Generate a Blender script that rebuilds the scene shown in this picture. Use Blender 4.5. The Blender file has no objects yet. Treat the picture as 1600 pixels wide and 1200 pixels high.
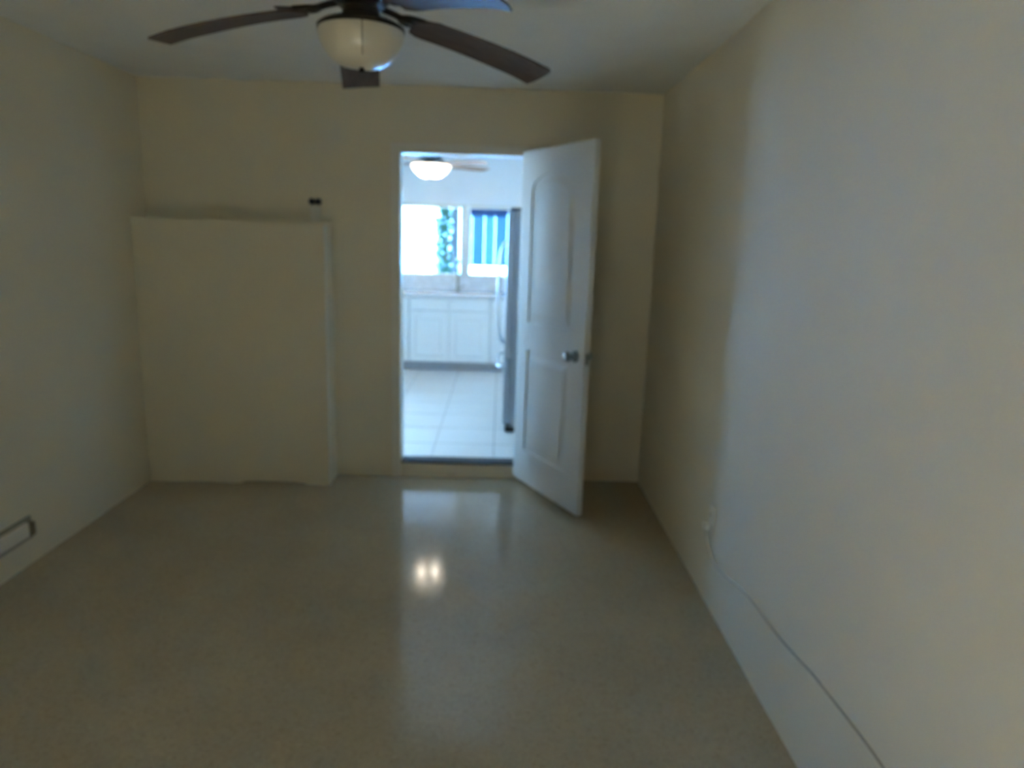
import bpy, bmesh, math, random
from mathutils import Vector, Matrix

random.seed(7)
scene = bpy.context.scene
COL = scene.collection

# ---------------------------------------------------------------- camera
cam_data = bpy.data.cameras.new('camera')
cam = bpy.data.objects.new('camera', cam_data)
COL.objects.link(cam)
scene.camera = cam
cam_data.sensor_width = 36.0
cam_data.lens = 1100.0 / 1600.0 * 36.0
cam_data.clip_start = 0.02
cam_data.clip_end = 200
right = Vector((0.99943965, -0.01487632, 0.02998465))
down = Vector((0.02631352, -0.20447077, -0.97851893))
fwd = Vector((0.02068774, 0.97875962, -0.20396475))
m = Matrix((( right.x, -down.x, -fwd.x, 0.0),
            ( right.y, -down.y, -fwd.y, 0.0),
            ( right.z, -down.z, -fwd.z, 1.6),
            ( 0, 0, 0, 1)))
cam.matrix_world = m
# the photograph is softly out of focus everywhere: focused much too close
cam_data.dof.use_dof = True
cam_data.dof.focus_distance = 0.55
cam_data.dof.aperture_fstop = 5.8

# ---------------------------------------------------------------- world, sun, exposure
world = bpy.data.worlds.new('world')
scene.world = world
world.use_nodes = True
bg = world.node_tree.nodes['Background']
bg.inputs['Color'].default_value = (0.40, 0.68, 1.0, 1)
bg.inputs['Strength'].default_value = 31.0

sun_data = bpy.data.lights.new('sun', 'SUN')
sun = bpy.data.objects.new('sun', sun_data)
COL.objects.link(sun)
sun_data.energy = 262.0
sun_data.color = (1.0, 0.93, 0.80)
sun_data.angle = 0.02
sun_dir = Vector((0.18, 1.0, -0.75))          # travels from behind the camera into the room
sun.rotation_euler = sun_dir.to_track_quat('-Z', 'Y').to_euler()
sun.location = (0, -6, 8)

vs = scene.view_settings
vs.view_transform = 'Standard'
vs.look = 'None'
vs.exposure = 0.0
vs.gamma = 1.0
vs.use_curve_mapping = False
scene.cycles.use_denoising = True
scene.cycles.max_bounces = 14
scene.cycles.diffuse_bounces = 8
scene.cycles.glossy_bounces = 6
scene.cycles.transparent_max_bounces = 12
scene.cycles.sample_clamp_indirect = 60.0

# ---------------------------------------------------------------- materials
MATS = {}

def mat(name, color, rough=0.6, metal=0.0, spec=0.5, var=0.0, vscale=4.0, bump=0.0, bscale=60.0, emit=None, estr=0.0):
    if name in MATS:
        return MATS[name]
    mt = bpy.data.materials.new(name)
    mt.use_nodes = True
    nt = mt.node_tree
    b = nt.nodes['Principled BSDF']
    b.inputs['Base Color'].default_value = (*color, 1)
    b.inputs['Roughness'].default_value = rough
    b.inputs['Metallic'].default_value = metal
    b.inputs['Specular IOR Level'].default_value = spec
    tc = nt.nodes.new('ShaderNodeTexCoord')
    if var > 0:
        nz = nt.nodes.new('ShaderNodeTexNoise')
        nz.inputs['Scale'].default_value = vscale
        nz.inputs['Detail'].default_value = 5
        nt.links.new(tc.outputs['Object'], nz.inputs['Vector'])
        rp = nt.nodes.new('ShaderNodeValToRGB')
        rp.color_ramp.elements[0].position = 0.3
        rp.color_ramp.elements[1].position = 0.7
        rp.color_ramp.elements[0].color = (*[c * (1 - var) for c in color], 1)
        rp.color_ramp.elements[1].color = (*[min(1, c * (1 + var)) for c in color], 1)
        nt.links.new(nz.outputs['Fac'], rp.inputs['Fac'])
        nt.links.new(rp.outputs['Color'], b.inputs['Base Color'])
    if bump > 0:
        nb = nt.nodes.new('ShaderNodeTexNoise')
        nb.inputs['Scale'].default_value = bscale
        nb.inputs['Detail'].default_value = 4
        nt.links.new(tc.outputs['Object'], nb.inputs['Vector'])
        bp = nt.nodes.new('ShaderNodeBump')
        bp.inputs['Strength'].default_value = bump
        bp.inputs['Distance'].default_value = 0.004
        nt.links.new(nb.outputs['Fac'], bp.inputs['Height'])
        nt.links.new(bp.outputs['Normal'], b.inputs['Normal'])
    if emit:
        b.inputs['Emission Color'].default_value = (*emit, 1)
        b.inputs['Emission Strength'].default_value = estr
    MATS[name] = mt
    return mt

def terrazzo():
    mt = bpy.data.materials.new('terrazzo')
    mt.use_nodes = True
    nt = mt.node_tree
    b = nt.nodes['Principled BSDF']
    tc = nt.nodes.new('ShaderNodeTexCoord')
    vo = nt.nodes.new('ShaderNodeTexVoronoi')
    vo.inputs['Scale'].default_value = 90
    nt.links.new(tc.outputs['Object'], vo.inputs['Vector'])
    r1 = nt.nodes.new('ShaderNodeValToRGB')
    e = r1.color_ramp.elements
    e[0].position = 0.0; e[0].color = (0.390, 0.334, 0.240, 1)
    e[1].position = 1.0; e[1].color = (0.520, 0.452, 0.333, 1)
    x = e.new(0.45); x.color = (0.481, 0.417, 0.307, 1)
    x = e.new(0.8); x.color = (0.442, 0.382, 0.281, 1)
    nt.links.new(vo.outputs['Color'], r1.inputs['Fac'])
    nz = nt.nodes.new('ShaderNodeTexNoise')
    nz.inputs['Scale'].default_value = 1.6
    nz.inputs['Detail'].default_value = 6
    nt.links.new(tc.outputs['Object'], nz.inputs['Vector'])
    r2 = nt.nodes.new('ShaderNodeValToRGB')
    r2.color_ramp.elements[0].position = 0.3
    r2.color_ramp.elements[0].color = (0.86, 0.85, 0.84, 1)
    r2.color_ramp.elements[1].position = 0.7
    r2.color_ramp.elements[1].color = (1, 1, 1, 1)
    nt.links.new(nz.outputs['Fac'], r2.inputs['Fac'])
    mx = nt.nodes.new('ShaderNodeMix')
    mx.data_type = 'RGBA'
    mx.blend_type = 'MULTIPLY'
    mx.inputs['Factor'].default_value = 1.0
    nt.links.new(r1.outputs['Color'], mx.inputs['A'])
    nt.links.new(r2.outputs['Color'], mx.inputs['B'])
    nt.links.new(mx.outputs['Result'], b.inputs['Base Color'])
    mr = nt.nodes.new('ShaderNodeMapRange')
    mr.inputs['To Min'].default_value = 0.08
    mr.inputs['To Max'].default_value = 0.13
    nt.links.new(nz.outputs['Fac'], mr.inputs['Value'])
    nt.links.new(mr.outputs['Result'], b.inputs['Roughness'])
    b.inputs['Specular IOR Level'].default_value = 0.25
    return mt

def glass_mat():
    mt = bpy.data.materials.new('window_glass')
    mt.use_nodes = True
    nt = mt.node_tree
    for n in list(nt.nodes):
        nt.nodes.remove(n)
    out = nt.nodes.new('ShaderNodeOutputMaterial')
    tr = nt.nodes.new('ShaderNodeBsdfTransparent')
    tr.inputs['Color'].default_value = (0.93, 0.97, 0.96, 1)
    gl = nt.nodes.new('ShaderNodeBsdfGlossy')
    gl.inputs['Roughness'].default_value = 0.02
    fr = nt.nodes.new('ShaderNodeFresnel')
    fr.inputs['IOR'].default_value = 1.45
    mx = nt.nodes.new('ShaderNodeMixShader')
    nt.links.new(fr.outputs['Fac'], mx.inputs['Fac'])
    nt.links.new(tr.outputs['BSDF'], mx.inputs[1])
    nt.links.new(gl.outputs['BSDF'], mx.inputs[2])
    nt.links.new(mx.outputs['Shader'], out.inputs['Surface'])
    return mt

def wood_mat(name, c1, c2, rough=0.45):
    mt = bpy.data.materials.new(name)
    mt.use_nodes = True
    nt = mt.node_tree
    b = nt.nodes['Principled BSDF']
    b.inputs['Roughness'].default_value = rough
    b.inputs['Specular IOR Level'].default_value = 0.25
    tc = nt.nodes.new('ShaderNodeTexCoord')
    mp = nt.nodes.new('ShaderNodeMapping')
    mp.inputs['Scale'].default_value = (2, 30, 30)
    nz = nt.nodes.new('ShaderNodeTexNoise')
    nz.inputs['Scale'].default_value = 2.5
    nz.inputs['Detail'].default_value = 5
    rp = nt.nodes.new('ShaderNodeValToRGB')
    rp.color_ramp.elements[0].position = 0.35
    rp.color_ramp.elements[1].position = 0.68
    rp.color_ramp.elements[0].color = (*c1, 1)
    rp.color_ramp.elements[1].color = (*c2, 1)
    nt.links.new(tc.outputs['Object'], mp.inputs['Vector'])
    nt.links.new(mp.outputs['Vector'], nz.inputs['Vector'])
    nt.links.new(nz.outputs['Fac'], rp.inputs['Fac'])
    nt.links.new(rp.outputs['Color'], b.inputs['Base Color'])
    return mt

M_WALL = mat('wall_paint', (0.745, 0.695, 0.57), 0.7, spec=0.3, var=0.03, vscale=1.3, bump=0.25, bscale=45)
M_CEIL = mat('ceiling_paint', (0.77, 0.79, 0.80), 0.85, spec=0.2, var=0.02, bump=0.5, bscale=80)
M_TRIM = mat('trim_paint', (0.76, 0.75, 0.70), 0.4, var=0.02)
M_DOOR = mat('door_paint', (0.70, 0.745, 0.80), 0.38, var=0.015, bump=0.05, bscale=30)
M_KWALL = mat('kitchen_paint', (0.85, 0.86, 0.86), 0.65, var=0.02)
M_TERR = terrazzo()
M_GLASS = glass_mat()
M_TILE = mat('kitchen_tile', (0.62, 0.62, 0.61), 0.4, spec=0.3, var=0.03, vscale=3)
M_GROUT = mat('grout', (0.34, 0.34, 0.34), 0.8, var=0.05, vscale=20)
M_CAB = mat('cabinet_paint', (0.86, 0.86, 0.85), 0.35, var=0.015)
M_COUNTER = mat('countertop', (0.70, 0.69, 0.70), 0.12, var=0.15, vscale=40)
M_SPLASH = mat('backsplash_stone', (0.78, 0.80, 0.83), 0.35, var=0.10, vscale=14)
M_KICK = mat('toe_kick', (0.38, 0.38, 0.40), 0.6, var=0.03)
M_STEEL = mat('fridge_steel', (0.30, 0.32, 0.35), 0.38, metal=0.35, var=0.03, vscale=2)
M_CHROME = mat('chrome', (0.62, 0.64, 0.66), 0.2, metal=1.0, var=0.02)
M_NICKEL = mat('dark_nickel', (0.24, 0.26, 0.25), 0.3, metal=0.9, var=0.03)
M_BRONZE = mat('dark_bronze', (0.030, 0.025, 0.022), 0.35, metal=0.4, var=0.1)
M_BLADE = wood_mat('dark_walnut', (0.070, 0.052, 0.045), (0.115, 0.088, 0.075), 0.6)
M_BLADEK = wood_mat('reddish_wood', (0.38, 0.17, 0.08), (0.52, 0.26, 0.13), 0.4)
M_FROST = mat('frosted_glass', (0.60, 0.58, 0.53), 0.3, spec=0.6, var=0.02)
M_LIT = mat('lit_glass', (0.9, 0.88, 0.82), 0.4, emit=(1.0, 0.88, 0.68), estr=5.0)

def bulb_glow(mt, spots, rad, base, peak):
    # the bulbs behind the frosted bowl show as two brighter places in its glow
    nt = mt.node_tree
    b = nt.nodes['Principled BSDF']
    tc = nt.nodes.new('ShaderNodeTexCoord')
    prev = None
    for p in spots:
        d = nt.nodes.new('ShaderNodeVectorMath'); d.operation = 'DISTANCE'
        d.inputs[1].default_value = p
        nt.links.new(tc.outputs['Object'], d.inputs[0])
        r = nt.nodes.new('ShaderNodeMapRange')
        r.interpolation_type = 'SMOOTHSTEP'
        r.inputs['From Min'].default_value = 0.0
        r.inputs['From Max'].default_value = rad
        r.inputs['To Min'].default_value = peak
        r.inputs['To Max'].default_value = 0.0
        nt.links.new(d.outputs['Value'], r.inputs['Value'])
        a = nt.nodes.new('ShaderNodeMath'); a.operation = 'ADD'
        if prev is None:
            a.inputs[0].default_value = base
        else:
            nt.links.new(prev, a.inputs[0])
        nt.links.new(r.outputs['Result'], a.inputs[1])
        prev = a.outputs['Value']
    nt.links.new(prev, b.inputs['Emission Strength'])

bulb_glow(M_LIT, [(-0.075, -0.02, -0.10), (0.07, 0.0, -0.10)], 0.06, 3.0, 300.0)
M_DARK = mat('dark_plastic', (0.02, 0.02, 0.05), 0.45, var=0.05)
M_PLASTIC = mat('white_plastic', (0.78, 0.76, 0.70), 0.6, spec=0.3, var=0.02)
M_CORD = mat('cord_grey', (0.46, 0.42, 0.34), 0.5, var=0.05)
M_BLACK = mat('black_rubber', (0.03, 0.03, 0.03), 0.7, var=0.1)
M_ALU = mat('aluminium_blue', (0.03, 0.05, 0.07), 0.6, spec=0.2, var=0.03)
M_STUCCO = mat('blue_bounce_stucco', (0.12, 0.38, 0.88), 0.8, var=0.04, bump=0.4)  # strong blue chosen to tint the daylight bounced into the kitchen
M_BLUEH = mat('blue_cloth', (0.018, 0.075, 0.15), 0.9, spec=0.1, var=0.08)
M_CLOTHB = mat('pale_blue_cloth', (0.028, 0.11, 0.18), 0.9, spec=0.1, var=0.08)
M_NAVY = mat('navy_fascia', (0.003, 0.012, 0.04), 0.8, spec=0.1, var=0.08)
M_LEAF = mat('leaf_green', (0.02, 0.12, 0.09), 0.7, spec=0.1, var=0.3, vscale=8)
M_BARK = mat('bark', (0.14, 0.10, 0.07), 0.8, var=0.2, vscale=20)
M_CONC = mat('concrete', (0.45, 0.45, 0.42), 0.85, var=0.08)

# ---------------------------------------------------------------- mesh helpers
def add_box(bm, x0, x1, y0, y1, z0, z1, bevel=0.0):
    r = bmesh.ops.create_cube(bm, size=1.0)
    vs_ = r['verts']
    for v in vs_:
        v.co = Vector(((x0 + x1) / 2 + v.co.x * (x1 - x0), (y0 + y1) / 2 + v.co.y * (y1 - y0), (z0 + z1) / 2 + v.co.z * (z1 - z0)))
    if bevel > 0:
        es = list({e for v in vs_ for e in v.link_edges})
        bmesh.ops.bevel(bm, geom=es, offset=bevel, segments=2, affect='EDGES', profile=0.6)

def add_lathe(bm, prof, seg=40, center=(0, 0, 0)):
    """prof: list of (radius, z); closed at both ends when the radius is zero"""
    cx, cy, cz = center
    rings = []
    for r, z in prof:
        if r < 1e-6:
            rings.append([bm.verts.new((cx, cy, cz + z))])
        else:
            rings.append([bm.verts.new((cx + r * math.cos(2 * math.pi * k / seg), cy + r * math.sin(2 * math.pi * k / seg), cz + z)) for k in range(seg)])
    for a, b in zip(rings[:-1], rings[1:]):
        for k in range(seg):
            k2 = (k + 1) % seg
            if len(a) == 1 and len(b) > 1:
                bm.faces.new((a[0], b[k2], b[k]))
            elif len(b) == 1 and len(a) > 1:
                bm.faces.new((a[k], a[k2], b[0]))
            elif len(a) > 1:
                bm.faces.new((a[k], a[k2], b[k2], b[k]))

def add_tube(bm, pts, rad, seg=10):
    pts = [Vector(p) for p in pts]
    rings = []
    for i, p in enumerate(pts):
        t = (pts[min(i + 1, len(pts) - 1)] - pts[max(i - 1, 0)]).normalized()
        ref = Vector((0, 0, 1)) if abs(t.z) < 0.9 else Vector((1, 0, 0))
        u = t.cross(ref).normalized()
        w = t.cross(u).normalized()
        rr = rad[i] if isinstance(rad, (list, tuple)) else rad
        rings.append([bm.verts.new(p + (u * math.cos(2 * math.pi * k / seg) + w * math.sin(2 * math.pi * k / seg)) * rr) for k in range(seg)])
    for a, b in zip(rings[:-1], rings[1:]):
        for k in range(seg):
            k2 = (k + 1) % seg
            bm.faces.new((a[k], a[k2], b[k2], b[k]))
    bm.faces.new(rings[0][::-1])
    bm.faces.new(rings[-1])

def smooth_path(pts, n=8):
    """Catmull-Rom through the points"""
    P = [Vector(p) for p in pts]
    P = [P[0] * 2 - P[1]] + P + [P[-1] * 2 - P[-2]]
    out = []
    for i in range(1, len(P) - 2):
        for k in range(n):
            t = k / n
            a, b, c, d = P[i - 1], P[i], P[i + 1], P[i + 2]
            out.append(0.5 * ((2 * b) + (c - a) * t + (2 * a - 5 * b + 4 * c - d) * t * t + (3 * b - a - 3 * c + d) * t ** 3))
    out.append(P[-2])
    return out

def add_prism(bm, pts2, depth, to3):
    """polygon pts2 (u, v) extruded by depth; to3(u, v, w) -> xyz"""
    a = [bm.verts.new(to3(u, v, 0)) for u, v in pts2]
    b = [bm.verts.new(to3(u, v, depth)) for u, v in pts2]
    n = len(pts2)
    bm.faces.new(a)
    bm.faces.new(b[::-1])
    for k in range(n):
        bm.faces.new((a[k], b[k], b[(k + 1) % n], a[(k + 1) % n]))

def build(name, bm, material, parent=None, smooth=False):
    bmesh.ops.recalc_face_normals(bm, faces=bm.faces)
    me = bpy.data.meshes.new(name)
    bm.to_mesh(me)
    bm.free()
    if smooth:
        for p in me.polygons:
            p.use_smooth = True
        try:
            me.set_sharp_from_angle(angle=math.radians(35))
        except Exception:
            pass
    me.materials.append(material)
    o = bpy.data.objects.new(name, me)
    COL.objects.link(o)
    if parent:
        o.parent = parent
    return o

def box_obj(name, dims, material, parent=None, bevel=0.0):
    bm = bmesh.new()
    add_box(bm, *dims, bevel=bevel)
    return build(name, bm, material, parent)

def thing(name, label, cat, loc=(0, 0, 0), rotz=0.0, group=None):
    o = bpy.data.objects.new(name, None)
    o.empty_display_size = 0.1
    COL.objects.link(o)
    o.location = loc
    o.rotation_euler = (0, 0, rotz)
    o['label'] = label
    o['category'] = cat
    if group:
        o['group'] = group
    return o

def tag(o, label, cat, group=None):
    o['label'] = label
    o['category'] = cat
    if group:
        o['group'] = group
    return o

def struct(o, label=None, cat=None):
    o['kind'] = 'structure'
    if label:
        o['label'] = label
    if cat:
        o['category'] = cat
    return o

# ---------------------------------------------------------------- dimensions (metres)
XL, XR = -2.209, 0.970            # side walls of the room
YB, YF = -2.0, 4.535              # wall behind the camera, far wall
H = 2.477
T = 0.12
KZ = 0.105                        # kitchen floor is one low step up
KY0, KY1 = YF + T, 8.36           # kitchen from / to
KXL, KXR = -2.75, 0.97
OX0, OX1, OZ = -0.634, 0.135, 2.088   # doorway

# ---------------------------------------------------------------- the room shell
o = box_obj('floor', (XL - T, XR + T, YB - T, YF, -0.12, 0.0), M_TERR)
struct(o, 'polished grey-brown terrazzo floor of the empty room', 'floor')
o = box_obj('ceiling', (KXL - T, XR + T, YB - T, KY1 + 0.15, H, H + 0.15), M_CEIL)
struct(o, 'plain pale ceiling carrying both ceiling fans', 'ceiling')
o = box_obj('roof', (KXL - T - 0.3, XR + T + 3.0, YB - T + 0.6, KY1 + 0.30, H + 0.151, 5.70), M_STUCCO)  # upper block added to keep sun off the yard near the kitchen
struct(o, 'added upper storey shading the near yard, unseen above both rooms', 'roof')
o = box_obj('wall_left', (XL - T, XL, YB, YF, 0.0, H), M_WALL)
struct(o, 'dim cream left wall of the empty room', 'wall')
o = box_obj('wall_right', (XR, XR + T, YB, KY1, 0.0, H), M_WALL)
struct(o, 'bare cream right wall catching bluish light', 'wall')
bm = bmesh.new()                                    # far wall around the doorway, with the low riser below it
add_box(bm, KXL - T, OX0 - 0.02, YF, YF + T, 0.0, H)
add_box(bm, OX1 + 0.02, XR, YF, YF + T, 0.0, H)
add_box(bm, OX0 - 0.02, OX1 + 0.02, YF, YF + T, OZ + 0.02, H)
o = build('wall_far', bm, M_WALL)
struct(o, 'cream far wall with the doorway to the kitchen', 'wall')
# wall behind the camera with its window
WX0, WX1, WZ0, WZ1 = -1.25, -0.63, 1.60, 2.12
bm = bmesh.new()
add_box(bm, XL - T, WX0, YB - T, YB, 0.0, H)
add_box(bm, WX1, XR + T, YB - T, YB, 0.0, H)
add_box(bm, WX0, WX1, YB - T, YB, 0.0, WZ0)
add_box(bm, WX0, WX1, YB - T, YB, WZ1, H)
o = build('wall_back', bm, M_WALL)
struct(o, 'wall behind the viewer with a sunny window', 'wall')

def make_window(name, x0, x1, z0, z1, y, label, mull, room_side, frame_mat, stile_mat=None, post2=None):
    """frame, two sashes and two panes in an opening; mull = (x0, x1) of the middle post"""
    w = thing(name, label, 'window', (0, y, z0))
    struct(w)
    fw, fd = 0.045, 0.07
    for nm, d in (('frame_head', (x0, x1, -fd / 2, fd / 2, z1 - z0 - fw, z1 - z0)), ('frame_sill', (x0, x1, -fd / 2 - 0.02, fd / 2, 0, fw * 0.7)),
                  ('frame_jamb', (x0, x0 + fw, -fd / 2, fd / 2, fw * 0.7, z1 - z0 - fw)), ('frame_jamb', (x1 - fw, x1, -fd / 2, fd / 2, fw * 0.7, z1 - z0 - fw)),
                  ('mullion', (mull[0], mull[1], -fd / 2, fd / 2, fw * 0.7, z1 - z0 - fw))):
        box_obj(nm, d, frame_mat, w, 0.004)
    spans = [(x0 + fw, mull[0]), (mull[1], x1 - fw)]
    if post2:
        box_obj('mullion', (post2[0], post2[1], -fd / 2, fd / 2, fw * 0.7, z1 - z0 - fw), frame_mat, w, 0.004)
        spans = [(x0 + fw, post2[0]), (post2[1], mull[0]), (mull[1], x1 - fw)]
    for a, b in spans:
        bm = bmesh.new()
        add_box(bm, a, b, -0.003, 0.003, fw * 0.7, z1 - z0 - fw)
        build('pane', bm, M_GLASS, w)
    if stile_mat:
        box_obj('sash_stile', (mull[0] - 0.07, mull[0] - 0.004, -0.028, 0.02, fw * 0.7, z1 - z0 - fw), stile_mat, w, 0.003)
        box_obj('sash_stile', (x0 + fw, x0 + fw + 0.03, -0.028, 0.02, fw * 0.7, z1 - z0 - fw), stile_mat, w, 0.003)
    return w

make_window('window_2', WX0, WX1, WZ0, WZ1, YB - T / 2, 'white framed two-pane window behind the viewer', (-0.955, -0.925), 1, M_TRIM)

# doorway: jamb lining, casing, riser and dark threshold strip
def lining(name, dims, mt=M_TRIM, parent=None):
    return box_obj(name, dims, mt, parent, 0.002)

jt = thing('trim_1', 'painted frame and casing around the kitchen doorway', 'door frame', (0, YF, 0))
struct(jt)
lining('jamb', (OX0 - 0.02, OX0, 0.0, T, KZ, OZ), parent=jt)
lining('jamb', (OX1, OX1 + 0.02, 0.0, T, KZ, OZ), parent=jt)
lining('head_jamb', (OX0 - 0.02, OX1 + 0.02, 0.0, T, OZ, OZ + 0.02), parent=jt)
lining('casing', (OX0 - 0.058, OX0 - 0.002, -0.016, -0.0005, 0.0, OZ + 0.055), parent=jt)
lining('casing', (OX1 + 0.012, OX1 + 0.068, -0.016, -0.0005, 0.0, OZ + 0.055), parent=jt)
lining('head_casing', (OX0 - 0.002, OX1 + 0.012, -0.016, -0.0005, OZ + 0.002, OZ + 0.055), parent=jt)
st = thing('trim_2', 'low cream step riser with dark threshold strip', 'step', (0, YF, 0))
struct(st)
lining('riser', (OX0 - 0.02, OX1 + 0.02, 0.0, T, 0.0, KZ - 0.014), M_WALL, st)
lining('threshold_strip', (OX0, OX1, 0.004, T, KZ - 0.0138, KZ + 0.002), mat('threshold_dark', (0.05, 0.05, 0.055), 0.7, spec=0.2, var=0.1), st)

# ---------------------------------------------------------------- kitchen shell
kf = box_obj('floor_kitchen', (KXL, KXR, KY0, KY1, -0.1, KZ - 0.006), M_GROUT)
struct(kf, 'pale square tiled kitchen floor beyond the doorway', 'floor')
pitch = 0.43
proto_tile = None
x = -0.445 - pitch * 6
while x < KXR:
    y = 4.98 - pitch
    while y < KY1:
        a, b = max(x, KXL), min(x + pitch, KXR)
        c, d = max(y, KY0), min(y + pitch, KY1)
        if b - a > 0.02 and d - c > 0.02:
            full = (b - a > pitch - 1e-6) and (d - c > pitch - 1e-6)
            if full and proto_tile:
                t_ = proto_tile.copy()
                COL.objects.link(t_)
                t_.location = (x, y, KZ)
            else:
                bm = bmesh.new()
                add_box(bm, a - x + 0.004, b - x - 0.004, c - y + 0.004, d - y - 0.004, -0.006, 0.0)
                t_ = build('tile', bm, M_TILE, kf)
                t_.location = (x, y, KZ)
                if full:
                    proto_tile = t_
        y += pitch
    x += pitch

VX0, VX1, VZ0, VZ1 = -1.42, 0.46, 1.125, 1.955     # kitchen window opening
bm = bmesh.new()
GX0, GX1, GZ1 = -2.30, -1.56, 2.12              # added glazed door, unseen, sends more daylight through the doorway
add_box(bm, KXL - T, GX0, KY1, KY1 + 0.15, 0.0, H)
add_box(bm, GX1, VX0, KY1, KY1 + 0.15, 0.0, H)
add_box(bm, GX0, GX1, KY1, KY1 + 0.15, 0.0, KZ)
add_box(bm, GX0, GX1, KY1, KY1 + 0.15, GZ1, H)
add_box(bm, VX1, KXR + T, KY1, KY1 + 0.15, 0.0, H)
add_box(bm, VX0, VX1, KY1, KY1 + 0.15, 0.0, VZ0)
add_box(bm, VX0, VX1, KY1, KY1 + 0.15, VZ1, H)
o = build('wall_kitchen_far', bm, M_KWALL)
struct(o, 'pale kitchen wall above and around the bright window', 'wall')
bm = bmesh.new()
LY0, LY1 = 4.90, 5.90
add_box(bm, KXL - T, KXL, YF + T, LY0, 0.0, H)
add_box(bm, KXL - T, KXL, LY1, KY1, 0.0, H)
add_box(bm, KXL - T, KXL, LY0, LY1, 0.0, 0.9)
add_box(bm, KXL - T, KXL, LY0, LY1, 2.1, H)
o = build('wall_kitchen_left', bm, M_KWALL)
struct(o, 'left kitchen wall hidden beside the doorway', 'wall')
o = box_obj('wall_kitchen_right', (KXR - 0.02, KXR, KY0, KY1, KZ, H), M_KWALL)
struct(o, 'right kitchen wall behind the refrigerator', 'wall')
o = box_obj('wall_kitchen_near', (OX1 + 0.02, KXR - 0.02, KY0, KY0 + 0.01, KZ, H), M_KWALL)
struct(o, 'kitchen side of the wall behind the open door', 'wall')

make_window('window_1', VX0, VX1, VZ0, VZ1, KY1 + 0.05, 'bright kitchen window over the counter with pale centre post', (-0.475, -0.365), -1, M_TRIM)
w3 = make_window('added_window', -0.50, 0.50, 0.9, 2.1, 0, 'added unseen side window brightening the kitchen cabinets', (-0.02, 0.02), 1, M_TRIM)  # added opening that brings daylight onto the cabinet fronts
w3.location = (KXL - T / 2, (LY0 + LY1) / 2, 0.9)
w3.rotation_euler = (0, 0, math.pi / 2)
make_window('added_glazed_door', GX0, GX1, KZ, GZ1, KY1 + 0.06, 'added glazed white door, unseen, letting more daylight into the kitchen', (-1.95, -1.91), -1, M_TRIM)

# ---------------------------------------------------------------- the open door
HX, HY = 0.137, 4.512
ang = math.radians(-62.74)
dr = thing('door_1', 'white two-panel arched interior door standing open into the room', 'door', (HX, HY, 0.0), ang)
struct(dr)
DW, DZ0, DZ1, DT = 0.772, 0.035, 2.112, 0.035
# leaf: local x = width from hinge, local y = thickness (face towards the kitchen light is -y)
def arch_panel(x0, x1, z0, z1, rise, n=14):
    pts = [(x0, z0), (x1, z0), (x1, z1 - rise)]
    if rise > 0:
        xm, hw = (x0 + x1) / 2, (x1 - x0) / 2
        for k in range(1, n):
            a = math.pi * k / n
            pts.append((xm + hw * math.cos(a), z1 - rise + rise * math.sin(a) ** 0.9))
        pts.append((x0, z1 - rise))
    else:
        pts[2] = (x1, z1)
        pts.append((x0, z1))
    return pts

def inset(pts, d):
    cx = sum(p[0] for p in pts) / len(pts)
    x0 = min(p[0] for p in pts); x1 = max(p[0] for p in pts)
    z0 = min(p[1] for p in pts); z1 = max(p[1] for p in pts)
    sx = (x1 - x0 - 2 * d) / (x1 - x0)
    sz = (z1 - z0 - 2 * d) / (z1 - z0)
    return [((x0 + x1) / 2 + (p[0] - (x0 + x1) / 2) * sx, (z0 + z1) / 2 + (p[1] - (z0 + z1) / 2) * sz) for p in pts]

PANELS = [arch_panel(0.125, 0.615, 1.085, 1.972, 0.10), arch_panel(0.125, 0.615, 0.255, 0.905, 0.0)]
leaf = box_obj('leaf', (0.0, DW, -DT / 2 + 0.010, DT / 2 - 0.010, DZ0, DZ1), M_DOOR, dr)
# stiles and rails proud of the core so the panels sit in real recesses
def rail_piece(name, pts, s):
    bm = bmesh.new()
    add_prism(bm, pts, 0.010, lambda u, v, w: (u, s * (DT / 2 - 0.010 + w), v))
    return build(name, bm, M_DOOR, dr)
for s in (-1, 1):
    rail_piece('stile', [(0, DZ0), (0.125, DZ0), (0.125, DZ1), (0, DZ1)], s)
    rail_piece('stile', [(0.615, DZ0), (DW, DZ0), (DW, DZ1), (0.615, DZ1)], s)
    rail_piece('rail', [(0.125, DZ0), (0.615, DZ0), (0.615, 0.255), (0.125, 0.255)], s)
    rail_piece('rail', [(0.125, 0.905), (0.615, 0.905), (0.615, 1.085), (0.125, 1.085)], s)
    arch = [p for p in PANELS[0] if p[1] >= 1.872 - 1e-6]
    arch = sorted(arch, key=lambda p: p[0])
    rail_piece('rail', arch + [(0.615, DZ1), (0.125, DZ1)], s)
    for pp in PANELS:
        bm = bmesh.new()                       # raised field with sloped margin
        a = inset(pp, 0.022); b = inset(pp, 0.062)
        f0 = s * (DT / 2 - 0.010); f1 = s * (DT / 2 - 0.0008)
        va = [bm.verts.new((u, f0, v)) for u, v in a]
        vb = [bm.verts.new((u, f1, v)) for u, v in b]
        n = len(a)
        for k in range(n):
            bm.faces.new((va[k], va[(k + 1) % n], vb[(k + 1) % n], vb[k]))
        bm.faces.new(vb)
        build('panel', bm, M_DOOR, dr)
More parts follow.
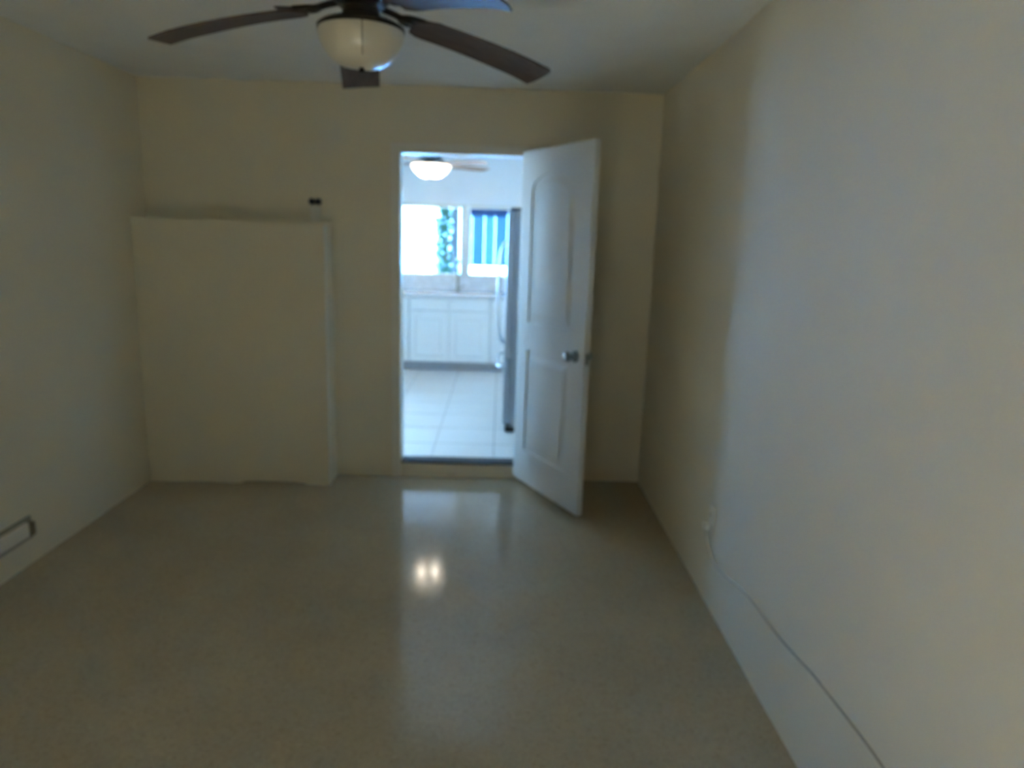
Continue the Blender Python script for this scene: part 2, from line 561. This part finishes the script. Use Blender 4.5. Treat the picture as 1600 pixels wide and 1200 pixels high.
for s in (-1, 1):
    bm = bmesh.new()
    kx, kz = 0.665, 0.955
    def ring(y0, prof):
        pts = []
        return pts
    add_lathe(bm, [(0.0, 0.0), (0.033, 0.0), (0.033, 0.004), (0.028, 0.009), (0.012, 0.011), (0.011, 0.032), (0.018, 0.036), (0.027, 0.046), (0.029, 0.056), (0.025, 0.066), (0.012, 0.072), (0.0, 0.073)], 24)
    R_ = Matrix.Rotation(math.radians(90 if s < 0 else -90), 4, 'X')
    bmesh.ops.transform(bm, matrix=Matrix.Translation((kx + 0.015, s * DT / 2, kz)) @ R_, verts=bm.verts)
    k_ = build('knob', bm, M_NICKEL, dr, True)
    k_['label'] = 'dark metal round door knob'
box_obj('latch_plate', (DW - 0.0005, DW + 0.0015, -0.012, 0.012, 0.92, 0.985), M_NICKEL, dr)
for hz in (0.25, 1.05, 1.85):
    bm = bmesh.new()
    add_tube(bm, [(-0.006, DT / 2 + 0.001, hz), (-0.006, DT / 2 + 0.001, hz + 0.09)], 0.006, 10)
    build('hinge', bm, M_CHROME, dr, True)

# ---------------------------------------------------------------- boxed-in enclosure on the far wall
EX1, EY, EZ = -1.062, YF - 0.205, 1.652
en = thing('wall_enclosure', 'chest-high cream boxed-in panel standing against the far wall beside the left corner', 'enclosure', (0, 0, 0))
edge = [(XL + 0.002, 0.0), (-2.05, 0.0), (-1.95, 0.004), (-1.82, 0.003), (-1.72, 0.0), (-1.63, 0.0), (-1.60, 0.014), (-1.42, 0.017), (-1.24, 0.012), (-1.20, 0.0), (EX1, 0.0)]
bm = bmesh.new()
add_prism(bm, edge + [(EX1, EZ - 0.018), (XL + 0.002, EZ - 0.018)], 0.018, lambda u, v, w: (u, EY + w, v))
build('front_panel', bm, M_WALL, en)
box_obj('side_panel', (EX1 - 0.018, EX1, EY + 0.0185, YF - 0.001, 0.0, EZ - 0.018), M_WALL, en)
box_obj('top_cap', (XL + 0.002, EX1 + 0.004, EY - 0.004, YF - 0.001, EZ - 0.018, EZ), M_WALL, en, 0.003)
bm = bmesh.new()
add_box(bm, EX1 - 0.004, EX1 + 0.004, EY - 0.004, EY + 0.03, 0.0, EZ - 0.019, 0.002)
build('corner_bead', bm, M_TRIM, en)

wf = thing('wall_fitting', 'small pale wall fitting with two dark blue knobs above the boxed-in panel', 'wall fitting', (-1.160, YF, 1.70))
box_obj('base_plate', (-0.030, 0.030, -0.018, -0.0005, -0.045, 0.055), M_PLASTIC, wf, 0.004)
for dx in (-0.020, 0.020):
    bm = bmesh.new()
    add_lathe(bm, [(0.0, 0.0), (0.019, 0.0), (0.021, 0.012), (0.017, 0.026), (0.0, 0.028)], 20)
    bmesh.ops.transform(bm, matrix=Matrix.Translation((dx, -0.001, 0.080)) @ Matrix.Rotation(math.radians(90), 4, 'X'), verts=bm.verts)
    build('knob', bm, M_DARK, wf, True)

# ---------------------------------------------------------------- low fittings on the side walls
cp = thing('cover_plate', 'low rectangular cover box on the left wall near the floor', 'cover plate', (XL, 2.86, 0.0))
box_obj('back_plate', (0.0005, 0.010, -0.30, 0.32, 0.128, 0.240), mat('old_grey_plastic', (0.30, 0.28, 0.22), 0.6, var=0.1), cp, 0.002)
box_obj('cover', (0.011, 0.036, -0.29, 0.265, 0.158, 0.226), M_PLASTIC, cp, 0.006)
box_obj('end_cap', (0.011, 0.034, 0.280, 0.312, 0.150, 0.215), mat('brown_plastic', (0.16, 0.13, 0.08), 0.6, var=0.1), cp, 0.005)

oy, oz = 2.925, 0.395
ol = thing('wall_outlet', 'white electrical outlet low on the right wall', 'outlet', (XR, oy, oz))
box_obj('plate', (-0.007, -0.0005, -0.038, 0.038, -0.062, 0.062), M_PLASTIC, ol, 0.003)
for dz in (-0.027, 0.027):
    s_ = box_obj('socket', (-0.010, -0.0071, -0.017, 0.017, dz - 0.019, dz + 0.019), M_PLASTIC, ol, 0.002)
    box_obj('slot', (-0.0106, -0.0101, -0.008, -0.005, dz - 0.006, dz + 0.006), M_BLACK, s_)
    box_obj('slot', (-0.0106, -0.0101, 0.005, 0.008, dz - 0.006, dz + 0.006), M_BLACK, s_)

pc = thing('power_cord', 'thin grey cord sagging along the right wall from the outlet', 'cord', (0, 0, 0))
box_obj('plug', (XR - 0.040, XR - 0.0112, oy - 0.014, oy + 0.014, oz - 0.042, oz - 0.012), M_PLASTIC, pc, 0.005)
cx = XR - 0.0040
path = smooth_path([(XR - 0.030, oy, oz - 0.040), (XR - 0.022, 2.90, 0.300), (cx, 2.85, 0.232), (cx, 2.75, 0.240), (cx, 2.641, 0.259), (cx, 2.50, 0.290), (cx, 2.359, 0.306), (cx, 2.173, 0.311), (cx, 2.016, 0.326),
                    (cx, 1.88, 0.345), (cx, 1.755, 0.352), (cx, 1.611, 0.360), (cx, 1.484, 0.359), (cx, 1.2, 0.34), (cx, 0.9, 0.25), (cx, 0.7, 0.10), (cx, 0.55, 0.006), (cx - 0.1, 0.3, 0.005)], 8)
bm = bmesh.new()
add_tube(bm, path, 0.0036, 8)
build('cable', bm, M_CORD, pc, True)

# ---------------------------------------------------------------- ceiling fans
def blade_mesh(r0, r1, w0, w1, th, arch, droop):
    """blade along +x with a softly rounded, slightly slanted tip; cambered"""
    bm = bmesh.new()
    NX, NY = 18, 6
    L = r1 - r0
    top, bot = {}, {}
    for i in range(NX + 1):
        t = i / NX
        w = w0 + (w1 - w0) * min(1, t * 1.5)
        if t < 0.10:
            w *= 0.62 + 0.38 * math.sin(math.pi / 2 * t / 0.10)
        for j in range(NY + 1):
            q = j / NY * 2 - 1
            xx = r0 + L * t
            if t > 0.82:                       # rounded corners at the tip
                k = (t - 0.82) / 0.18
                xx = r0 + L * (0.82 + 0.18 * k * (1 - 0.18 * abs(q) ** 3 - 0.10 * q * 0.5))
            zz = arch * (1 - q * q) + droop * (1 - t ** 1.4)
            yy = q * w / 2
            top[i, j] = bm.verts.new((xx, yy, zz + th / 2))
            bot[i, j] = bm.verts.new((xx, yy, zz - th / 2))
    for i in range(NX):
        for j in range(NY):
            bm.faces.new((top[i, j], top[i + 1, j], top[i + 1, j + 1], top[i, j + 1]))
            bm.faces.new((bot[i, j], bot[i, j + 1], bot[i + 1, j + 1], bot[i + 1, j]))
    for i in range(NX):
        bm.faces.new((top[i, 0], bot[i, 0], bot[i + 1, 0], top[i + 1, 0]))
        bm.faces.new((top[i, NY], top[i + 1, NY], bot[i + 1, NY], bot[i, NY]))
    for j in range(NY):
        bm.faces.new((top[0, j], top[0, j + 1], bot[0, j + 1], bot[0, j]))
        bm.faces.new((top[NX, j], bot[NX, j], bot[NX, j + 1], top[NX, j + 1]))
    return bm

def ceiling_fan(name, label, loc, zc, R, angles, pitch_deg, wood, metal, bowl_mat, bowl_prof, hub_r, blade_w, drop, chain=True, tilt=0.0, sag=0.0):
    """loc = centre of the blade plane; zc = ceiling height above it"""
    f = thing(name, label, 'ceiling fan', loc)
    top = zc - loc[2]
    bm = bmesh.new()
    add_lathe(bm, [(0.0, top - 0.0005), (0.072, top - 0.0005), (0.070, top - 0.025), (0.050, top - 0.055), (0.022, top - 0.066), (0.0, top - 0.066)], 32)
    build('canopy', bm, metal, f, True)
    bm = bmesh.new()
    add_tube(bm, [(0, 0, top - 0.067), (0, 0, drop + 0.13)], 0.013, 14)
    build('downrod', bm, metal, f, True)
    bm = bmesh.new()
    add_lathe(bm, [(0.0, drop + 0.132), (0.03, drop + 0.13), (hub_r * 0.75, drop + 0.118), (hub_r, drop + 0.092), (hub_r * 1.04, drop + 0.055), (hub_r, drop + 0.022), (hub_r * 0.8, drop + 0.004), (0.0, drop)], 40)
    build('motor_housing', bm, metal, f, True)
    bm = bmesh.new()
    zr = bowl_prof[0][1]
    rr = bowl_prof[0][0]
    add_lathe(bm, [(0.0, drop - 0.001), (hub_r * 0.62, drop - 0.001), (hub_r * 0.66, (drop + zr) / 2 + 0.004), (rr * 0.92, zr + 0.014), (rr * 1.03, zr + 0.004), (rr * 1.03, zr - 0.006), (rr * 0.97, zr - 0.006), (rr * 0.95, zr + 0.001), (0.0, zr + 0.001)], 40)
    build('light_fitter', bm, metal, f, True)
    bm = bmesh.new()
    add_lathe(bm, bowl_prof, 48)
    bw = build('light_bowl', bm, bowl_mat, f, True)
    zb = bowl_prof[-1][1]
    bm = bmesh.new()
    add_lathe(bm, [(0.0, zb - 0.016), (0.006, zb - 0.014), (0.008, zb - 0.008), (0.006, zb - 0.001), (0.0, zb - 0.0005)], 14)
    build('finial', bm, metal, bw, True)
    bmesh_blade = None
    arm_me = None
    for a in angles:
        rot = Matrix.Rotation(math.radians(tilt), 4, 'Y') @ Matrix.Rotation(math.radians(a), 4, 'Z')
        if bmesh_blade is None:
            bm = blade_mesh(hub_r + 0.085, R, blade_w * 0.86, blade_w, 0.007, 0.004, sag)
            b_ = build('blade', bm, wood, f, True)
            bmesh_blade = b_.data
            bm = bmesh.new()
            add_tube(bm, smooth_path([(hub_r * 0.80, 0, drop + 0.012), (hub_r + 0.02, 0, drop + 0.004), (hub_r + 0.05, 0, sag + 0.016), (hub_r + 0.095, 0.0, sag + 0.013)], 6), 0.010, 10)
            add_box(bm, hub_r + 0.075, hub_r + 0.165, -0.036, 0.036, sag + 0.007, sag + 0.012, 0.002)
            add_tube(bm, smooth_path([(hub_r + 0.03, 0, sag + 0.018), (hub_r + 0.06, 0.030, sag + 0.013), (hub_r + 0.11, 0.030, sag + 0.010)], 6), 0.006, 8)
            add_tube(bm, smooth_path([(hub_r + 0.03, 0, sag + 0.018), (hub_r + 0.06, -0.030, sag + 0.013), (hub_r + 0.11, -0.030, sag + 0.010)], 6), 0.006, 8)
            r_ = build('blade_arm', bm, metal, f, True)
            arm_me = r_.data
        else:
            b_ = bpy.data.objects.new('blade', bmesh_blade)
            COL.objects.link(b_); b_.parent = f
            r_ = bpy.data.objects.new('blade_arm', arm_me)
            COL.objects.link(r_); r_.parent = f
        b_.matrix_local = rot @ Matrix.Rotation(math.radians(-pitch_deg), 4, 'X')
        r_.matrix_local = rot @ Matrix.Rotation(math.radians(-pitch_deg * 0.6), 4, 'X')
    if chain:
        bm = bmesh.new()
        cxx, cyy = 0.028, -rr * 1.06
        add_tube(bm, [(cxx, cyy, zr + 0.0), (cxx, cyy - 0.001, zr - 0.06), (cxx, cyy, zr - 0.10)], 0.0013, 6)
        build('pull_chain', bm, metal, f, True)
    return f

ceiling_fan('ceiling_fan', 'dark brown five-blade fan with unlit frosted bowl at top of the photo', (-0.436, 2.29, 2.150), H, 0.645,
            [29, 101, 175, 243, 309], 8.0, M_BLADE, M_BRONZE, M_FROST,
            [(0.126, 0.046), (0.129, 0.030), (0.122, 0.008), (0.108, -0.018), (0.088, -0.042), (0.066, -0.055), (0.035, -0.060), (0.0, -0.061)],
            0.086, 0.142, 0.105, True, 0.6, 0.085)
ceiling_fan('ceiling_fan', 'reddish wood fan with glowing light bowl hanging in the kitchen', (-0.735, 7.50, 2.300), H, 0.70,
            [-36, 36, 108, 180, 252], 8.0, M_BLADEK, M_NICKEL, M_LIT,
            [(0.200, 0.005), (0.204, -0.015), (0.190, -0.048), (0.158, -0.085), (0.115, -0.112), (0.06, -0.128), (0.0, -0.133)],
            0.100, 0.135, 0.050, False)

# ---------------------------------------------------------------- kitchen furniture
CY = 7.80                                              # cabinet front
def base_cabinet(x0, x1, label, nd=2):
    c = thing('base_cabinet', label, 'cabinet', (x0, CY, KZ), 0, 'white base cabinets under the kitchen window')
    w = x1 - x0
    bm = bmesh.new()
    add_box(bm, 0.002, w - 0.002, 0.002, KY1 - CY - 0.002, 0.100, 0.815)
    build('body', bm, M_CAB, c)
    box_obj('toe_kick', (0.002, w - 0.002, 0.06, KY1 - CY - 0.002, 0.0, 0.099), M_KICK, c)
    for k in range(nd):
        a, b = w * k / nd + 0.009, w * (k + 1) / nd - 0.009
        box_obj('drawer_front', (a, b, -0.030, 0.001, 0.695, 0.805), M_CAB, c, 0.003)
        bm = bmesh.new()
        add_box(bm, a, a + 0.06, -0.032, 0.001, 0.112, 0.675)
        add_box(bm, b - 0.06, b, -0.032, 0.001, 0.112, 0.675)
        add_box(bm, a + 0.06, b - 0.06, -0.032, 0.001, 0.112, 0.172)
        add_box(bm, a + 0.06, b - 0.06, -0.032, 0.001, 0.615, 0.675)
        dd = build('door', bm, M_CAB, c)
        bm = bmesh.new()
        add_box(bm, a + 0.0605, b - 0.0605, -0.008, 0.001, 0.1725, 0.6145)
        add_box(bm, a + 0.095, b - 0.095, -0.017, -0.0081, 0.207, 0.580, 0.006)
        build('raised_panel', bm, M_CAB, dd)
    return c

base_cabinet(-1.450, -0.993, 'narrow white base cabinet left of the faucet cabinet', 1)
base_cabinet(-0.993, -0.096, 'white two-door base cabinet below the faucet under the kitchen window')
base_cabinet(-0.096, 0.801, 'white two-door base cabinet partly behind the refrigerator')

ct = box_obj('countertop', (-1.455, KXR - 0.022, CY - 0.03, KY1 - 0.001, KZ + 0.816, KZ + 0.856), M_COUNTER, None, 0.006)
tag(ct, 'grey glossy countertop running below the kitchen window', 'countertop')
CZ = KZ + 0.856
bsp = thing('backsplash', 'low pale stone backsplash between counter and kitchen window', 'backsplash', (0, KY1, CZ))
nrow, rh = 3, (VZ0 - CZ - 0.004) / 3
for r in range(nrow):
    xx = -1.455 + (0.15 if r % 2 else 0.0) - 0.15
    while xx < KXR - 0.03:
        a, b = max(xx, -1.455), min(xx + 0.30, KXR - 0.022)
        if b - a > 0.02:
            box_obj('tile', (a + 0.001, b - 0.001, -0.010 - random.uniform(0, 0.004), -0.0008, r * rh + 0.002, (r + 1) * rh - 0.001), M_SPLASH, bsp)
        xx += 0.30

fc = thing('faucet', 'dark slim faucet standing on the counter before the window post', 'faucet', (-0.484, 8.16, CZ))
bm = bmesh.new()
add_lathe(bm, [(0.0, 0.0), (0.030, 0.0), (0.030, 0.006), (0.022, 0.014), (0.019, 0.060), (0.0, 0.062)], 24)
build('base', bm, M_NICKEL, fc, True)
bm = bmesh.new()
sp = [(0, 0, 0.06), (0, 0, 0.20), (0, -0.015, 0.29)] + [(0, -0.085 + 0.085 * math.cos(math.radians(a)) , 0.30 + 0.075 * math.sin(math.radians(a))) for a in (20, 60, 100, 140, 175)] + [(0, -0.172, 0.26)]
add_tube(bm, smooth_path(sp, 5), 0.014, 12)
build('spout', bm, M_NICKEL, fc, True)
bm = bmesh.new()
add_tube(bm, [(0.018, 0, 0.045), (0.05, 0, 0.060), (0.085, -0.005, 0.085)], [0.008, 0.006, 0.005], 10)
build('lever', bm, M_NICKEL, fc, True)

# refrigerator: stands against the right kitchen wall, doors facing left
fr = thing('refrigerator', 'grey refrigerator with bowed door handles seen past the open door', 'refrigerator', (0.047, 5.30, KZ))
FW, FD = 0.90, 0.80
box_obj('body', (0.062, FD, 0.0, FW, 0.045, 1.690), M_STEEL, fr, 0.008)
def fridge_handle(parent, y, z0, z1, bow):
    bm = bmesh.new()
    zz = (z0 + z1) / 2
    add_tube(bm, smooth_path([(0.003, y, z0), (-bow * 0.55, y, z0 + 0.04), (-bow * 0.9, y, z0 + 0.18), (-bow, y, zz), (-bow * 0.9, y, z1 - 0.18), (-bow * 0.55, y, z1 - 0.04), (0.003, y, z1)], 6), 0.012, 12)
    h_ = build('handle', bm, M_CHROME, parent, True)
    h_['label'] = 'bowed chrome handle'
for a, b, hy_ in ((0.003, FW / 2 - 0.003, FW / 2 - 0.05), (FW / 2 + 0.003, FW - 0.003, FW / 2 + 0.05)):
    d_ = box_obj('door', (0.0, 0.058, a, b, 0.58, 1.685), M_STEEL, fr, 0.008)
    fridge_handle(d_, hy_, 0.64, 1.46, 0.060)
dw = box_obj('freezer_drawer', (0.0, 0.058, 0.003, FW - 0.003, 0.07, 0.57), M_STEEL, fr, 0.008)
bm = bmesh.new()
add_tube(bm, smooth_path([(0.003, 0.10, 0.50), (-0.04, 0.14, 0.50), (-0.05, 0.45, 0.50), (-0.04, 0.76, 0.50), (0.003, 0.80, 0.50)], 6), 0.011, 10)
build('handle', bm, M_CHROME, dw, True)
box_obj('base_grille', (0.02, 0.10, 0.01, FW - 0.01, 0.006, 0.044), M_BLACK, fr)
for fx, fy in ((0.14, 0.06), (0.14, FW - 0.06), (FD - 0.06, 0.06), (FD - 0.06, FW - 0.06)):
    bm = bmesh.new()
    add_lathe(bm, [(0.0, 0.0), (0.022, 0.0), (0.022, 0.012), (0.010, 0.016), (0.010, 0.0445), (0.0, 0.0445)], 16)
    ft = build('foot', bm, M_BLACK, fr, True)
    ft.location = (fx, fy, 0)
for yy in (0.03, FW - 0.09):
    box_obj('hinge_cover', (0.02, 0.13, yy, yy + 0.06, 1.691, 1.708), M_BLACK, fr, 0.004)

# ---------------------------------------------------------------- outdoors beyond the kitchen window
gr = box_obj('ground', (-14, 12, -12, 26, -0.30, -0.125), M_CONC)
struct(gr, 'concrete yard outside the house', 'ground')
oh = box_obj('sky_blocking_house', (-9.0, 8.0, -14.5, -10.5, -0.125, 4.90), mat('tan_render', (0.16, 0.13, 0.10), 0.85, var=0.06))  # unseen block added to keep low sky light out of the back window
struct(oh, 'added unseen tan house blocking the low sky behind the viewer', 'house')
nw = thing('bounce_wall', 'added sunlit blue wall bouncing light into the kitchen, blazing white through the window', 'wall', (0, 16.0, -0.125))  # added as the main bounce source for the kitchen daylight
box_obj('wall_body', (-22.0, 9.0, 0.0, 0.25, 0.0, 3.10), M_STUCCO, nw, 0.01)
box_obj('coping', (-22.1, 9.1, -0.05, 0.30, 3.101, 3.20), M_CONC, nw, 0.01)
pr = thing('added_patio_roof', 'added unseen patio roof on slim posts blocking sky above the kitchen window', 'patio roof', (0, 0, -0.125))  # deck lies above the view, added to dim the window's floor reflection
box_obj('deck', (-3.4, 1.8, KY1 + 0.16, 12.1, 2.68, 2.80), mat('patio_timber', (0.10, 0.10, 0.11), 0.8, var=0.1), pr, 0.01)
for px in (-3.25, -0.755, 1.65):
    box_obj('post', (px - 0.055, px + 0.055, 11.9, 12.01, 0.0, 2.68), M_ALU, pr, 0.006)
sd = thing('patio_shade', 'blue roll-down shade hanging outside the right window pane', 'sun shade', (0, 11.55, 0))
bm = bmesh.new()
add_tube(bm, [(-0.60, 0, 1.985), (1.50, 0, 1.985)], 0.075, 16)
build('roller', bm, M_NAVY, sd, True)
xx = -0.58
k = 0
while xx < 1.45:                                       # cloth in upright widths with narrow gaps
    wd_ = (0.11, 0.20, 0.17, 0.26)[k % 4]
    box_obj('cloth_panel', (xx, xx + wd_ - 0.004, -0.004, 0.004, 1.16, 1.92), (M_CLOTHB, M_BLUEH)[k % 2], sd)
    xx += wd_
    k += 1
box_obj('bottom_bar', (-0.59, 1.47, -0.015, 0.015, 1.13, 1.16), M_ALU, sd, 0.004)
box_obj('head_rail', (-0.60, 1.50, -0.03, 0.03, 2.06, 2.554), M_NAVY, sd, 0.004)
sh = thing('garden_shrub', 'tall green shrub outside beside the window post', 'shrub', (-0.97, 12.5, -0.125))
bm = bmesh.new()
for k in range(4):
    a = k * 1.7
    add_tube(bm, smooth_path([(0.02 * math.cos(a), 0.02 * math.sin(a), 0.0), (0.05 * math.cos(a), 0.05 * math.sin(a), 0.7), (0.12 * math.cos(a), 0.12 * math.sin(a), 1.7)], 5), 0.015, 7)
build('stem', bm, M_BARK, sh, True)
bm = bmesh.new()
for k in range(3600):
    z = random.uniform(0.25, 2.3)
    rad = 0.25 * max(0.0, 1 - ((z - 1.2) / 1.25) ** 2) ** 0.5 * random.uniform(0.15, 1.0)
    a = random.uniform(0, 6.283)
    c = Vector((rad * math.cos(a), rad * math.sin(a), z))
    rot = Matrix.Rotation(random.uniform(0, 6.28), 3, 'Z') @ Matrix.Rotation(random.uniform(-0.9, 0.9), 3, 'Y')
    l, w = 0.085, 0.026
    vs_ = [bm.verts.new(c + rot @ Vector(p)) for p in ((0, 0, 0), (l * 0.5, w, 0.006), (l, 0, 0), (l * 0.5, -w, 0.006))]
    bm.faces.new(vs_)
fo = build('foliage', bm, M_LEAF, sh)
fo['kind'] = 'stuff'
